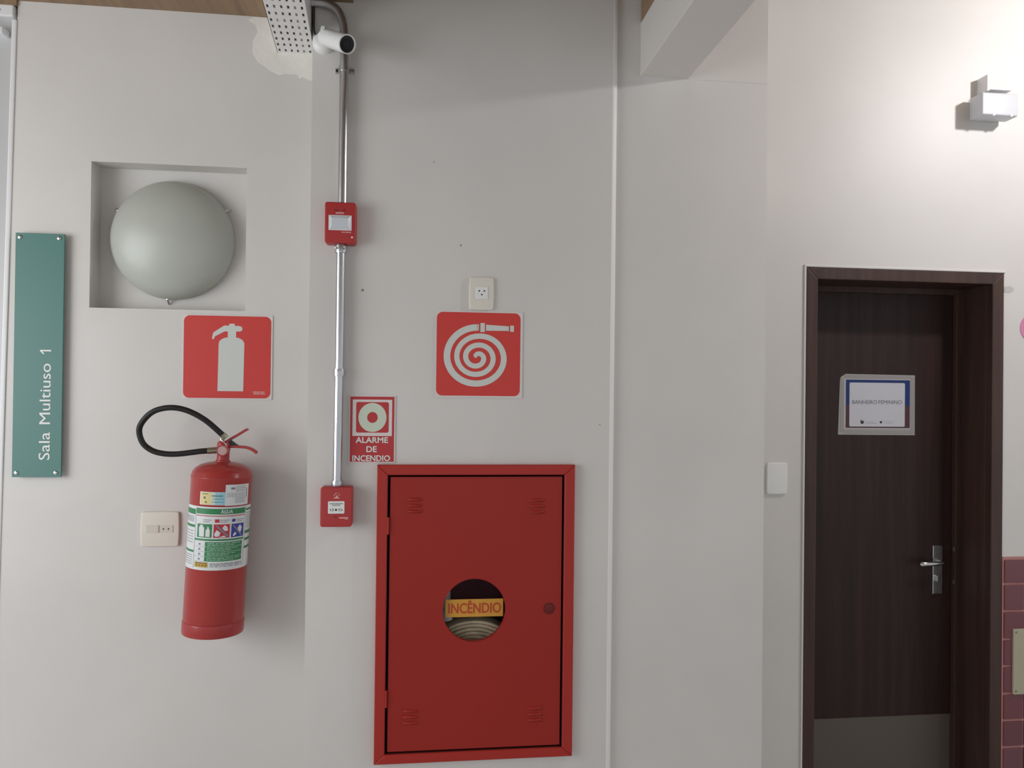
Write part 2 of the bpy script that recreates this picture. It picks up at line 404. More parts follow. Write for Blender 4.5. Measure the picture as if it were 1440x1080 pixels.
# ------------------------------------------------------------------ wall plate on the left
def bulged(x0, x1, z0, z1, b, r=.006):
    P = rpts(x0, x1, z0, z1, r, 5); cx, cz, hx, hz = (x0+x1)/2, (z0+z1)/2, (x1-x0)/2, (z1-z0)/2; Q = []
    n = len(P)
    for i in range(n):
        p, q = P[i], P[(i+1) % n]
        Q.append(p)
        if math.hypot(p[0]-q[0], p[1]-q[1]) > .02:
            for t in (.25, .5, .75): Q.append((p[0]+(q[0]-p[0])*t, p[1]+(q[1]-p[1])*t))
    out = []
    for x, z in Q:
        u, v_ = (x-cx)/hx, (z-cz)/hz
        out.append((cx+hx*u+b*(1-v_*v_)*u, cz+hz*v_+b*(1-u*u)*v_*.6))
    return out
o = root('switch_plate', 'square ivory wall plate with rocker switch and two-pin socket, left of the extinguisher', 'switch', (-.8167, L, 1.142))
obj('plate', prism(bulged(-.8735, -.7600, 1.1425, 1.2505, .002), L-.009, L-.0002, .004, 3), ivory, o, smooth=40)
obj('rocker', B(-.8585, -.8195, L-.0125, L-.008, 1.1865, 1.2085, .0012), ivory2, o)
sk = obj('socket', B(-.8170, -.7770, L-.0105, L-.008, 1.1865, 1.2085, .0008), ivory2, o)
for x, s_ in ((-.806, 1), (-.790, -1)):
    obj('pin_hole', flat([[(x-.0035*s_, 1.1975), (x+.0025, 1.2015) if s_ > 0 else (x-.0025, 1.1935), (x+.0025, 1.1935) if s_ > 0 else (x-.0025, 1.2015)]], L-.0107), dark_t, sk)

# ------------------------------------------------------------------ fire extinguisher (local axes: z up the cylinder, -y towards the viewer)
E = root('fire_extinguisher', 'red water fire extinguisher with a looped black hose hung on the wall', 'extinguisher', (-.6262, .022, .902))
E.rotation_euler = (0, math.radians(2.5), 0)
RB = .0875
body = lathe([(0, .004), (.05, .003), (.080, .0), (.0885, .003), (.0895, .008), (.0895, .036), (.0885, .040), (.0862, .042), (.0868, .046), (RB, .050), (RB, .468), (.0888, .471), (.0888, .476), (.0870, .479), (.0845, .489), (.077, .499), (.063, .508), (.045, .514), (.024, .518), (.020, .519), (0, .519)], 72)
obj('cylinder', body, red_ext, E, True, 25)
VR = math.radians(14)
def wrapbm(polys, z0, off, dx=0):
    """polys in (degrees seen from the camera, local z) laid on the cylinder"""
    bm = bmesh.new(); rr = RB+off
    for P in polys:
        vs_ = [bm.verts.new((math.radians(a)*rr, 0, z)) for a, z in P]
        bm.faces.new(vs_)
    bmesh.ops.triangulate(bm, faces=[f for f in bm.faces if len(f.verts) > 4])
    lo = min(v.co.x for v in bm.verts); hi = max(v.co.x for v in bm.verts)
    x = math.floor(lo/.008)*.008
    while x < hi:
        bmesh.ops.bisect_plane(bm, geom=bm.verts[:]+bm.edges[:]+bm.faces[:], plane_co=(x, 0, 0), plane_no=(1, 0, 0)); x += .008
    for v in bm.verts:
        t = v.co.x/rr+VR; v.co = (rr*math.sin(t), -rr*math.cos(t), v.co.z)
    bm.normal_update()
    for f in bm.faces:
        c = f.calc_center_median()
        if f.normal.x*c.x+f.normal.y*c.y < 0: f.normal_flip()
    return bm
def wraptext(s, a0, a1, z0, z1, off, bold=0):
    t = textbm(s, a0, a1, z0, z1, 0, bold); rr = RB+off
    for v in t.verts:
        q = math.radians(v.co.x)+VR; v.co = (rr*math.sin(q), -rr*math.cos(q), v.co.z)
    t.normal_update()
    for f in t.faces:
        c = f.calc_center_median()
        if f.normal.x*c.x+f.normal.y*c.y < 0: f.normal_flip()
    return t
LZ1, LZ0 = .392, .206
lv = lambda t: LZ1-(LZ1-LZ0)*t
lab = obj('instruction_label', wrapbm([rect(-96, 100, LZ0, LZ1)], 0, .0006), lwhite, E, True, 30, label='white and green instruction label wrapped round the cylinder')
gp = [rect(-46, 53, lv(.115), lv(.025)), rect(-42, -12.5, lv(.485), lv(.27)), rect(-47, 52, lv(.535), lv(.505))]
for i in range(4): gp.append(rect(-24, 49, lv(.625+.078*i), lv(.552+.078*i)))
gp += [rect(-88, -49, lv(.135), lv(.05)), rect(-88, -49, lv(.34), lv(.30)), rect(-88, -49, lv(.735), lv(.70)), rect(56, 92, lv(.08), lv(.05)), rect(56, 92, lv(.46), lv(.41)), rect(56, 92, lv(.57), lv(.53)), rect(56, 92, lv(.70), lv(.66))]
obj('green_print', wrapbm(gp, 0, .0011), lgreen, lab, True, 30)
obj('red_print', wrapbm([rect(-46, 53, lv(.148), lv(.135)), rect(-9.5, 20, lv(.485), lv(.27)), rect(-8, 0, lv(.245), lv(.19))], 0, .0011), lred, lab, True, 30)
obj('blue_print', wrapbm([rect(23, 51, lv(.485), lv(.27)), circ(27, lv(.215), 4, .005, 14)], 0, .0011), lblue, lab, True, 30)
wp_ = [[(-37, lv(.47)), (-38, lv(.33)), (-35, lv(.31)), (-35, lv(.285)), (-30, lv(.285)), (-30, lv(.31)), (-27, lv(.33)), (-27, lv(.47))],
       [(-24, lv(.47)), (-24, lv(.37)), (-21, lv(.34)), (-21, lv(.31)), (-19, lv(.31)), (-18, lv(.34)), (-16, lv(.37)), (-16, lv(.47))],
       [(-8, lv(.43)), (-4, lv(.36)), (3, lv(.40)), (1, lv(.46)), (-6, lv(.465))], [(6, lv(.33)), (10, lv(.285)), (15, lv(.31)), (17, lv(.37)), (11, lv(.38))], [(0, lv(.475)), (10, lv(.45)), (14, lv(.475))],
       [(26, lv(.45)), (31, lv(.40)), (34, lv(.43)), (29, lv(.47))], [(36, lv(.34)), (41, lv(.29)), (46, lv(.34)), (43, lv(.42)), (38, lv(.40))]]
obj('white_pictogram', wrapbm(wp_, 0, .0016), lwhite, lab, True, 30)
obj('black_pictogram', wrapbm([[(-6, lv(.30)), (-3, lv(.285)), (18, lv(.45)), (16, lv(.475))], [(25, lv(.30)), (27, lv(.285)), (46, lv(.45)), (44, lv(.475))]], 0, .0019), grey_t, lab, True, 30)
obj('heading', wraptext('ÁGUA', 2, 24, lv(.098), lv(.042), .0016, .02), lwhite, lab, True)
ln = []
for i in range(4):
    for zz, e in ((.575, 44), (.60, 30)): ln += bars(-19, e-5*(i % 3), lv(zz+.078*i), .0022, seed=10+i*3+e)
for a0, a1 in ((-46, 53),): pass
obj('pale_lines', wrapbm(ln, 0, .0016), mat('label_pale_green', (.35, .52, .38), .5), lab, True, 30)
gl = []
for zz in (.895, .915, .94): gl += bars(-13, 50, lv(zz), .002, seed=int(zz*1000))
for j in range(5): gl += bars(-86, -52, lv(.17+.02*j), .0016, seed=j)+bars(-86, -52, lv(.40+.045*j), .0016, seed=50+j)+bars(-86, -52, lv(.78+.035*j), .0016, seed=60+j)
for j in range(9): gl += bars(58, 88, lv(.12+.03*j), .0016, seed=70+j)
for a0, a1 in ((-30, -14), (1, 19), (33, 50)): gl += bars(a0, a1, lv(.205), .002, seed=a1+100)+bars(a0, a1-4, lv(.235), .002, seed=a1+120)
gl += [rect(-47.6, -47, lv(.97), lv(.02)), rect(54, 54.6, lv(.97), lv(.02))]
for i in range(4): gl += [rect(-45, -25, lv(.629+.078*i), lv(.626+.078*i)), circ(-35, lv(.59+.078*i), 2.2, .003, 8)]
obj('grey_lines', wrapbm(gl, 0, .0012), grey_t, lab, True, 30)
hz = obj('amber_print', wrapbm([rect(-44, -17, lv(.955), lv(.875))], 0, .0014), lorange, lab, True, 30)
obj('hazard_marks', wrapbm([[(a, lv(.945)), (a+3, lv(.93)), (a+5, lv(.905)), (a+2, lv(.915))] for a in (-41, -35, -29, -23)]+[rect(-42, -19, lv(.893), lv(.883))], 0, .0018), dark_t, lab, True, 30)
s1 = obj('date_sticker', wrapbm([rect(-40, 10, .398, .436)], 0, .0007), lwhite, E, True, 30, label='small yellow and blue sticker')
obj('yellow_print', wrapbm([rect(-38, -19, .399, .435)], 0, .0012), lyellow, s1, True, 30)
obj('blue_print', wrapbm([rect(-10, 10, .399, .435)], 0, .0012), lcyan, s1, True, 30)
obj('pale_print', wrapbm([rect(-19, -10, .399, .435)], 0, .0012), mat('label_pale_yellow_green', (.62, .66, .50), .5), s1, True, 30)
obj('grey_lines', wrapbm(bars(-35, -24, .430, .0025, seed=3)+bars(-16, 4, .425, .0035, seed=4)+bars(-14, 6, .416, .0016, seed=5)+bars(-16, 6, .407, .0016, seed=6)+[circ(-30, .419, 2.4, .004, 8), circ(-27, .406, 2.2, .003, 8)], 0, .0017), mat('print_bluegrey', (.12, .20, .22), .5), s1, True, 30)
s2 = obj('service_sticker', wrapbm([rect(8, 60, .396, .458)], 0, .0012), lwhite, E, True, 30, label='white service sticker with grey print')
gl = bars(18, 26, .447, .006, seed=8)+[rect(53, 55, .418, .446)]
for j in range(4): gl += bars(28, 50, .452-.0045*j, .0014, seed=20+j)
for j in range(7): gl += bars(11 if j < 3 else 27, 50, .432-.0045*j, .0014, seed=30+j)
obj('grey_lines', wrapbm(gl, 0, .0017), grey_t, s2, True, 30)
# valve (local)
vb = lathe([(.0215, .516), (.0215, .522), (.0185, .524), (.0185, .548), (.0195, .552), (.0195, .572), (.015, .580), (0, .582)], 28, Matrix.Translation((.0, 0, 0)))
valve = obj('valve', vb, red_ext, E, True, 35)
gx = .002
gm = facing(gx, -.014, .553)
gauge = obj('pressure_gauge', lathe([(.0, .010), (.0135, .010), (.0160, .012), (.0175, .010), (.0175, 0), (0, 0)], 28, gm), mat('gauge_rim', (.45, .08, .08), .3), valve, True, 30)
obj('gauge_face', lathe([(0, .0106), (.0133, .0106), (.0133, .010)], 24, gm), mat('gauge_face', (.50, .32, .30), .35), valve, True)
def bar2(P, wy, th):
    """strap along points in x,z, width wy in y, thickness th"""
    bm = bmesh.new(); rings = []
    P = [Vector(p) for p in P]
    for i, p in enumerate(P):
        t = (P[min(i+1, len(P)-1)]-P[max(i-1, 0)]).normalized(); n_ = Vector((-t.y, t.x))
        a, b = p+n_*th/2, p-n_*th/2
        rings.append([bm.verts.new((q.x, y, q.y)) for q, y in ((a, -wy/2), (a, wy/2), (b, wy/2), (b, -wy/2))])
    for a, b in zip(rings, rings[1:]):
        for q in range(4): bm.faces.new((a[q], a[(q+1) % 4], b[(q+1) % 4], b[q]))
    bm.faces.new(rings[0]); bm.faces.new(rings[-1])
    bmesh.ops.recalc_face_normals(bm, faces=bm.faces)
    bmesh.ops.bevel(bm, geom=[e for e in bm.edges], offset=.0012, segments=1, affect='EDGES')
    return bm
obj('lever', bar2([(.006, .577), (.022, .589), (.040, .601), (.060, .615), (.069, .6205)], .017, .0075), red_ext, E, True, label='raised upper squeeze lever')
obj('lever', bar2([(.010, .564), (.035, .5655), (.065, .5645), (.080, .561), (.092, .5545), (.100, .548)], .017, .008), red_ext, E, True, label='lower carrying handle')
tg = prism([(.012, .567), (.012, .583), (.022, .584), (.036, .574), (.048, .567)], -.004, .004); obj('spring_guard', tg, dgreen, E, True)
obj('safety_pin', tube(spline([(-.006, -.020, .586), (.004, -.023, .580), (.012, -.022, .570), (.013, -.021, .563), (.009, -.022, .560), (.006, -.021, .565)], 6), .0018, 8), chrome, E, True, 60)
obj('hose_clip', B(-.008, -.001, -.012, .012, .582, .606, .001), chrome, E, True)
# hose loop
T = E.matrix_basis.inverted()
E_m = Matrix.Translation(E.location) @ E.rotation_euler.to_matrix().to_4x4(); Ti = E_m.inverted()
hw = [(-.5925, .006, 1.4915), (-.6045, .002, 1.5055), (-.6509, -.005, 1.5475), (-.70, -.008, 1.5745), (-.7442, -.010, 1.5835), (-.785, -.008, 1.577), (-.8135, -.005, 1.5601), (-.8365, .0, 1.531), (-.841, .004, 1.505), (-.830, .006, 1.474), (-.805, .008, 1.4535), (-.773, .008, 1.4445), (-.735, .008, 1.443), (-.6908, .009, 1.448), (-.665, .010, 1.4515), (-.635, .012, 1.4535), (-.6195, .014, 1.4545)]
hp = [Ti @ Vector(p) for p in spline(hw, 8)]
ho = obj('hose', tube(hp, .0087, 14), rubber, E, True, 60, label='looped black rubber discharge hose')
n_ = len(hp)
obj('ferrule', tube(hp[0:8], .0100, 16), brass, ho, True, 40)
obj('ferrule', tube(hp[-12:], .0098, 16), brass, ho, True, 40)
obj('wall_hook', B(-.012, .012, .08, .107, .462, .470, .001), red_ext, E, True)
obj('wall_bracket', B(-.02, .02, .097, .107, .435, .485, .001), red_ext, E, True)

# ------------------------------------------------------------------ conduit runs
cu = root('steel_conduit', 'upper galvanised steel conduit bending from the cable tray down to the strobe box', 'conduit', (-.252, 0, 2.22), 'galvanised conduits on the pilaster')
pts = spline([(-.352, -.022, 2.825), (-.325, -.022, 2.825), (-.300, -.022, 2.820), (-.276, -.022, 2.805), (-.260, -.022, 2.780), (-.2525, -.022, 2.748), (-.2508, -.022, 2.715), (-.2508, -.021, 2.62), (-.2505, -.020, 2.214)], 10)
obj('pipe', tube(pts, .0138, 18), steel, cu, smooth=60)
cl = lathe([(.0165, -.008), (.0165, .008), (.0135, .008), (.0135, -.008), (.0165, -.008)], 20, Matrix.Translation((-.2508, -.021, 2.625)))
box(cl, -.2508-.0285, -.2508-.014, -.006, -.0002, 2.617, 2.633, .001); box(cl, -.2508+.014, -.2508+.029, -.006, -.0002, 2.617, 2.633, .001)
cp = obj('saddle_clamp', cl, steel, cu, smooth=40)
obj('screw', disc(-.274, -.006, 2.625, .004, .003, 12), black, cp)
cu = root('steel_conduit', 'lower galvanised steel conduit running from strobe box down to the call point', 'conduit', (-.2545, 0, 1.35), 'galvanised conduits on the pilaster')
obj('pipe', tube([(-.2535, -.020, 2.084), (-.2535, -.020, 1.70), (-.2545, -.020, 1.69), (-.256, -.020, 1.35)], .0138, 18), steel, cu, smooth=60)
for x, z, h in ((-.2535, 2.073, .012), (-.254, 1.695, .011), (-.256, 1.357, .008)):
    obj('coupling', lathe([(.0138, -h), (.0172, -h), (.0178, -h*.6), (.0178, h*.6), (.0172, h), (.0138, h)], 20, Matrix.Translation((x, -.020, z))), steel, cu, smooth=40)
for dx in (-.0125, .0125): obj('screw', tube([(-.2535+dx, -.034, 2.073), (-.2535+dx*1.2, -.041, 2.073)], .0035, 10), chrome, cu)

# ------------------------------------------------------------------ strobe box and call point
SB = root('alarm_strobe', 'red fire alarm strobe box with a pale rectangular lens on the conduit', 'alarm', (-.2578, 0, 2.0855), 'red alarm boxes on the conduit')
X0, X1, Z0, Z1, YF = -.3005, -.2078, 2.0865, 2.2115, -.044
obj('housing', prism(rpts(X0, X1, Z0, Z1, .008), YF, -.0003, .004, 3), red_box, SB, smooth=40)
fx = lambda u: X0+(u-215)/610*(X1-X0); fz = lambda v: Z1-(v-150)/800*(Z1-Z0)
lf = bmesh.new(); prism(rpts(fx(295), fx(745), fz(700), fz(408), .002), YF-.002, YF+.004, .0012, 1, lf)
lo = obj('lens', lf, whiteb, SB)
ln_ = bmesh.new(); x0, x1, z0, z1 = fx(312), fx(728), fz(682), fz(425); i_ = .007
a = [ln_.verts.new(p) for p in ((x0, YF-.0022, z0), (x1, YF-.0022, z0), (x1, YF-.0022, z1), (x0, YF-.0022, z1))]
b = [ln_.verts.new(p) for p in ((x0+i_, YF-.008, z0+i_), (x1-i_, YF-.008, z0+i_), (x1-i_, YF-.008, z1-i_), (x0+i_, YF-.008, z1-i_))]
for i in range(4): ln_.faces.new((a[i], a[(i+1) % 4], b[(i+1) % 4], b[i]))
ln_.faces.new(b); bmesh.ops.recalc_face_normals(ln_, faces=ln_.faces)
obj('reflector', ln_, lens, lo)
obj('sounder_slot', flat([[(fx(390), fz(300)), (fx(470), fz(298)), (fx(500), fz(320)), (fx(470), fz(332)), (fx(410), fz(328))], [(fx(540), fz(330)), (fx(590), fz(282)), (fx(625), fz(295)), (fx(600), fz(330))]], YF-.0004), red_boxd, SB)
obj('print', flat(bars(fx(432), fx(592), fz(355), .0026, seed=41)+bars(fx(432), fx(592), fz(375), .0026, seed=45)+bars(fx(550), fx(738), fz(735), .003, seed=42), YF-.0004), pinkish, SB)
obj('indicator', disc(fx(757), YF+.0003, fz(830), .0028, .002, 12), white_t, SB)
CP = root('call_point', 'red manual fire alarm call point with a white press panel', 'alarm', (-.2588, 0, 1.225), 'red alarm boxes on the conduit')
X0, X1, Z0, Z1, YF = -.3028, -.2080, 1.2275, 1.3480, -.044
obj('housing', prism(rpts(X0, X1, Z0, Z1, .008), YF, -.0003, .004, 3), red_box, CP, smooth=40)
fx = lambda u: X0+(u-115)/492*(X1-X0); fz = lambda v: Z1-(v-230)/632*(Z1-Z0)
pn = obj('press_panel', prism(rpts(fx(238), fx(490), fz(648), fz(452), .003), YF-.0015, YF+.002, .0006, 1), white_t, CP)
obj('print', flat(bars(fx(262), fx(468), fz(490), .0028, seed=51)+bars(fx(300), fx(425), fz(514), .0026, seed=52), YF-.0019), grey_t, pn)
ar = [(268, 575), (302, 575), (302, 560), (330, 588), (302, 615), (302, 602), (268, 602)]
ar2 = [(726-u, v) for u, v in ar]
inn = lambda A, s: [(u*s+(1-s)*(sum(p[0] for p in A)/7), v*s+(1-s)*588) for u, v in A]
obj('arrow', flat([[(fx(u), fz(v)) for u, v in A] for A in (ar, ar2)]+[circ(fx(361), fz(588), .0034, n=14)], YF-.0019), dark_t, pn)
obj('arrow_fill', flat([[(fx(u), fz(v)) for u, v in inn(A, .62)] for A in (ar, ar2)], YF-.0022), white_t, pn)
em = [[(fx(u), fz(v)) for u, v in ((318, 408), (330, 392), (355, 385), (372, 352), (392, 385), (398, 396), (412, 400), (420, 408))], [(fx(u), fz(v)) for u, v in ((322, 360), (350, 325), (372, 316), (372, 324), (354, 334), (330, 368))], [(fx(u), fz(v)) for u, v in ((385, 322), (410, 345), (420, 366), (413, 368), (402, 346), (384, 330))]]
obj('house_emblem', flat(em, YF-.0004), pinkish, CP)
obj('key_slot', flat([rect(fx(330), fx(372), fz(706), fz(684))], YF-.0004), red_boxd, CP)
obj('print', flat([rect(fx(412), fx(548), fz(726), fz(707))]+bars(fx(500), fx(542), fz(738), .0018, seed=53), YF-.0004), pinkish, CP)

# ------------------------------------------------------------------ alarm sign
A = root('alarm_sign', 'small red upright sign reading ALARME DE INCENDIO with a pale ring', 'sign', (-.153, 0, 1.418))
ax = lambda u: -.2236+(u-103)*.1408/600; az = lambda v: 1.6253-(v-92)*.2075/906
obj('backing', B(ax(100), ax(704), -.003, -.0002, az(1000), az(90), .0005, 1), white_sign, A)
obj('red_field', flat([rect(ax(115), ax(688), az(985), az(105))], -.0034), red_sign2, A)
obj('white_panel', flat([rect(ax(146), ax(658), az(636), az(146))], -.0038), white_sign, A)
obj('red_square', flat([rpts(ax(192), ax(616), az(592), az(178), .006)], -.0042), red_sign2, A)
obj('ring', ringflat(ax(404), az(386), 69*.1408/600, 182*.1408/600, -.0046, 1.05), pict2, A)
obj('lettering', textbm('ALARME', ax(190), ax(612), az(728), az(652), -.0040, .022), white_t, A)
obj('lettering', textbm('DE', ax(330), ax(466), az(852), az(774), -.0040, .022), white_t, A)
obj('lettering', textbm('INCENDIO', ax(150), ax(640), az(974), az(897), -.0040, .022), white_t, A)

# ------------------------------------------------------------------ socket and hose sign
o = root('wall_socket', 'upright ivory wall plate with a white three-pin socket above the hose sign', 'socket', (.1803, 0, 1.898))
obj('plate', prism(bulged(.1428, .2172, 1.8985, 2.0005, .0015), -.009, -.0002, .004, 3), ivory, o, smooth=40)
sk = obj('socket', B(.1610, .2000, -.0115, -.0085, 1.932, 1.9705, .0008), whitep, o)
for x, z in ((.1728, 1.9575), (.1888, 1.9575), (.1808, 1.946)): obj('pin_hole', flat([circ(x, z, .0027, n=14)], -.0117), dark_t, sk)
H = root('hose_sign', 'square red sign with a white coiled hose pictogram above the cabinet', 'sign', (.177, 0, 1.6225), 'red square safety signs')
q = .2725/637; hx = lambda u: .0405+(u-118)*q; hz_ = lambda v: 1.894-(v-345)*.2715/645
obj('backing', prism(rpts(hx(117), hx(754), hz_(991), hz_(345), .003), -.003, -.0002, .0005), white_sign, H)
obj('red_field', flat([rpts(hx(120), hx(737), hz_(977), hz_(354), .019, 8)], -.0034), red_sign, H)
rad = [(90, 224), (180, 222), (270, 195), (360, 196), (450, 159), (540, 150), (630, 126), (720, 117), (810, 92), (900, 85), (990, 63), (1080, 46), (1170, 25), (1260, 10)]
sp = bmesh.new(); prev = None
nn = 200
for i in range(nn+1):
    a = 90+(1290-90)*i/nn; t = (a-90)/90
    j = min(int(t), len(rad)-2); fr = t-j
    def rr_(jj): return rad[max(0, min(len(rad)-1, jj))][1]
    p0, p1, p2, p3 = rr_(j-1), rr_(j), rr_(j+1), rr_(j+2)
    r = .5*((2*p1)+(p2-p0)*fr+(2*p0-5*p1+4*p2-p3)*fr*fr+(3*p1-p0-3*p2+p3)*fr**3)
    if j+1 >= len(rad)-1 and fr > 1: r = 8
    r = max(r, 6)
    wd_ = (48 if a < 200 else 48-10*min(1, (a-200)/300))/2
    if i > nn-10: wd_ *= max(.25, (nn-i)/10)
    t_ = math.radians(a); cu_, cv_ = 419+r*math.cos(t_), 690-r*math.sin(t_)
    dx, dz = math.cos(t_), -math.sin(t_)
    pr = (sp.verts.new((hx(cu_-dx*wd_), -.0038, hz_(cv_-dz*wd_))), sp.verts.new((hx(cu_+dx*wd_), -.0038, hz_(cv_+dz*wd_))))
    if prev:
        f = sp.faces.new((prev[0], prev[1], pr[1], pr[0])); f.normal_update()
        if f.normal.y > 0: f.normal_flip()
    prev = pr
flat([[(hx(u), hz_(v)) for u, v in P] for P in ([(417, 442), (428, 442), (428, 488), (417, 490)], [(440, 432), (472, 432), (472, 499), (440, 499)], [(481, 444), (650, 453), (650, 487), (481, 489)], [(660, 447), (688, 447), (688, 493), (660, 493)])], -.0038, sp)
obj('pictogram', sp, pict, H)

# ------------------------------------------------------------------ hydrant cabinet
K = root('hydrant_cabinet', 'red steel fire hose cabinet with a round glazed window, set in the pilaster', 'cabinet', (.174, 0, .4925))
KX0, KX1, KZ0, KZ1 = -.1355, .4830, .4925, 1.4125
IX0, IX1, IZ0, IZ1 = -.1035, .4505, .5215, 1.3815
fr = bmesh.new()
def framebox(bm, o_, i_, y0, y1, bev):
    for P in ([(o_[0], o_[2]), (i_[0], i_[2]), (i_[0], i_[3]), (o_[0], o_[3])], [(o_[1], o_[2]), (o_[1], o_[3]), (i_[1], i_[3]), (i_[1], i_[2])], [(o_[0], o_[3]), (i_[0], i_[3]), (i_[1], i_[3]), (o_[1], o_[3])], [(o_[0], o_[2]), (o_[1], o_[2]), (i_[1], i_[2]), (i_[0], i_[2])]):
        prism(P, y0, y1, bev, 1, bm)
framebox(fr, (KX0, KX1, KZ0, KZ1), (IX0, IX1, IZ0, IZ1), -.020, -.0005, .0022)
obj('frame', fr, red_cabf, K)
lp = bmesh.new(); framebox(lp, (IX0-.002, IX1+.002, IZ0-.002, IZ1+.002), (IX0+.001, IX1-.001, IZ0+.001, IZ1-.001), -.014, .02, 0); obj('inner_lip', lp, mat('gap_shade_red', (.07, .008, .006), .6), K)  # shade in the gap round the door is put into the lip colour
cb = bmesh.new()
cx0, cx1, cz0, cz1 = CX0+.002, CX1-.002, CZ0+.002, CZ1-.002
for a in ((cx0, cx0+.002, .004, .19, cz0, cz1), (cx1-.002, cx1, .004, .19, cz0, cz1), (cx0, cx1, .004, .19, cz0, cz0+.002), (cx0, cx1, .004, .19, cz1-.002, cz1), (cx0, cx1, .188, .19, cz0, cz1)): box(cb, *a)
obj('inner_box', cb, cavity, K)
# door with round hole
dX0, dX1, dZ0, dZ1 = -.0950, .4430, .5285, 1.3745
WX, WZ, WR = .1685, .958, .0985
db = bmesh.new(); n = 64
def ringv(y): return [db.verts.new((WX+WR*math.cos(2*math.pi*i/n), y, WZ+WR*math.sin(2*math.pi*i/n))) for i in range(n)]
def outv(y):
    out = []
    for i in range(n):
        a = 2*math.pi*i/n; c_, s_ = math.cos(a), math.sin(a); t = 1e9
        if c_ > 1e-9: t = min(t, (dX1-WX)/c_)
        if c_ < -1e-9: t = min(t, (dX0-WX)/c_)
        if s_ > 1e-9: t = min(t, (dZ1-WZ)/s_)
        if s_ < -1e-9: t = min(t, (dZ0-WZ)/s_)
        out.append([WX+c_*t, y, WZ+s_*t])
    for cxx, czz in ((dX0, dZ0), (dX0, dZ1), (dX1, dZ0), (dX1, dZ1)):
        k_ = min(range(n), key=lambda i: (out[i][0]-cxx)**2+(out[i][2]-czz)**2); out[k_][0] = cxx; out[k_][2] = czz
    return [db.verts.new(p) for p in out]
yF, yB = -.013, .004
r1, r2, o1, o2 = ringv(yF), ringv(yB), outv(yF), outv(yB)
for i in range(n):
    j = (i+1) % n
    db.faces.new((r1[i], o1[i], o1[j], r1[j])); db.faces.new((r2[i], r2[j], o2[j], o2[i])); db.faces.new((r1[i], r1[j], r2[j], r2[i])); db.faces.new((o1[i], o2[i], o2[j], o1[j]))
bmesh.ops.recalc_face_normals(db, faces=db.faces)
door = obj('door', db, red_cab, K)
# pressed louvres
for x0, z0 in ((-.0205, 1.2865), (.3650, 1.2820), (-.0255, .6330), (.3650, .6270)):
    for t in (-1, 0, 1):
        lb = tube([(x0-.023, -.0125, z0+t*.0185), (x0-.019, -.0125, z0+t*.0185), (x0+.019, -.0125, z0+t*.0185), (x0+.023, -.0125, z0+t*.0185)], [.001, .0052, .0052, .001], 10)
        obj('louvre', lb, red_cab, door, smooth=60)
obj('latch_rim', ringflat(.4055, .9585, .0150, .0185, -.0134), red_cabd, door)
obj('latch', disc(.4055, -.0129, .9585, .0152, .004, 24, .4), red_cabd, door, smooth=40)
obj('window_pane', prism(circ(WX, WZ, WR+.008, n=48), .0045, .0075), glassm, door)
sb = obj('sticker', B(.0795, .2605, .0022, .0035, .9335, .9885), stk, door, label='amber sticker with red word INCÊNDIO')
obj('lettering', textbm('INCÊNDIO', .0880, .2545, .9455, .9770, .0018, .024), stkr, sb)
for z in (1.2252, .693): obj('hinge', tube([(-.1015, -.016, z-.026), (-.1015, -.016, z+.026)], .0048, 12), red_cabf, K, smooth=60)
# hose coil inside
hc = root('fire_hose', 'rolled beige canvas fire hose seen through the round cabinet window', 'hose', (.168, .09, CZ0+.006))
ccx, ccz = .172, .743
cy0, cy1 = .045, .11
for kk in range(7):
    R_ = .172-kk*.0125
    b2 = bmesh.new(); nr = 56; prev = None; rs = []
    for i in range(nr):
        a = 2*math.pi*i/nr; rr0, rr1 = R_, R_-.0108
        c_, s_ = math.cos(a), math.sin(a)
        yo = .0016*math.sin(3*a+kk*1.7)+(.002 if kk % 2 else -.001)
        rs.append([b2.verts.new((ccx+r_*c_, y_+yo, ccz+r_*s_*.97)) for r_, y_ in ((rr0-.002, cy0), (rr0, cy0+.004), (rr0, cy1), (rr1, cy1), (rr1, cy0+.004), (rr1+.002, cy0))])
    for i in range(nr):
        a_, b_ = rs[i], rs[(i+1) % nr]
        for q_ in range(6): b2.faces.new((a_[q_], a_[(q_+1) % 6], b_[(q_+1) % 6], b_[q_]))
    bmesh.ops.recalc_face_normals(b2, faces=b2.faces)
    obj('coil_turn', b2, hosem, hc, smooth=50)
obj('hose_tail', tube(spline([(.080, .12, 1.18), (.080, .09, 1.05), (.080, .07, .95), (.088, .060, .905)], 6), [.018]*13+[.017]*6, 14), mat('hose_tail_grey', (.75, .75, .72), .7, 0, .2, 100), hc, smooth=60)
sup = bmesh.new(); box(sup, ccx-.05, ccx+.05, .06, .10, CZ0+.005, .69, .002); obj('cradle', sup, cavity, hc)

# ------------------------------------------------------------------ cable tray
T_ = root('cable_tray', 'white perforated cable tray running overhead from the left wall', 'cable tray', (-.42, L, 2.728))
tx = lambda y: (L-y)*.063
cells = bmesh.new(); NC, NR = 6, 34; wx = .115/NC; py = .0405
for r in range(NR):
    for c in range(NC):
        x0, x1 = -.479+c*wx, -.479+(c+1)*wx; y1 = L-.001-r*py; y0 = y1-py
        xm, ym = (x0+x1)/2, (y0+y1)/2; hx2, hy2 = .0031, .0092
        O = [(x0, y0), (x1, y0), (x1, y1), (x0, y1)]; I = [(xm-hx2, ym-hy2), (xm+hx2, ym-hy2), (xm+hx2, ym+hy2), (xm-hx2, ym+hy2)]
        vo = [cells.verts.new((x+tx(y), y, 2.728)) for x, y in O]; vi = [cells.verts.new((x+tx(y), y, 2.728)) for x, y in I]
        for i in range(4): cells.faces.new((vo[i], vi[i], vi[(i+1) % 4], vo[(i+1) % 4]))
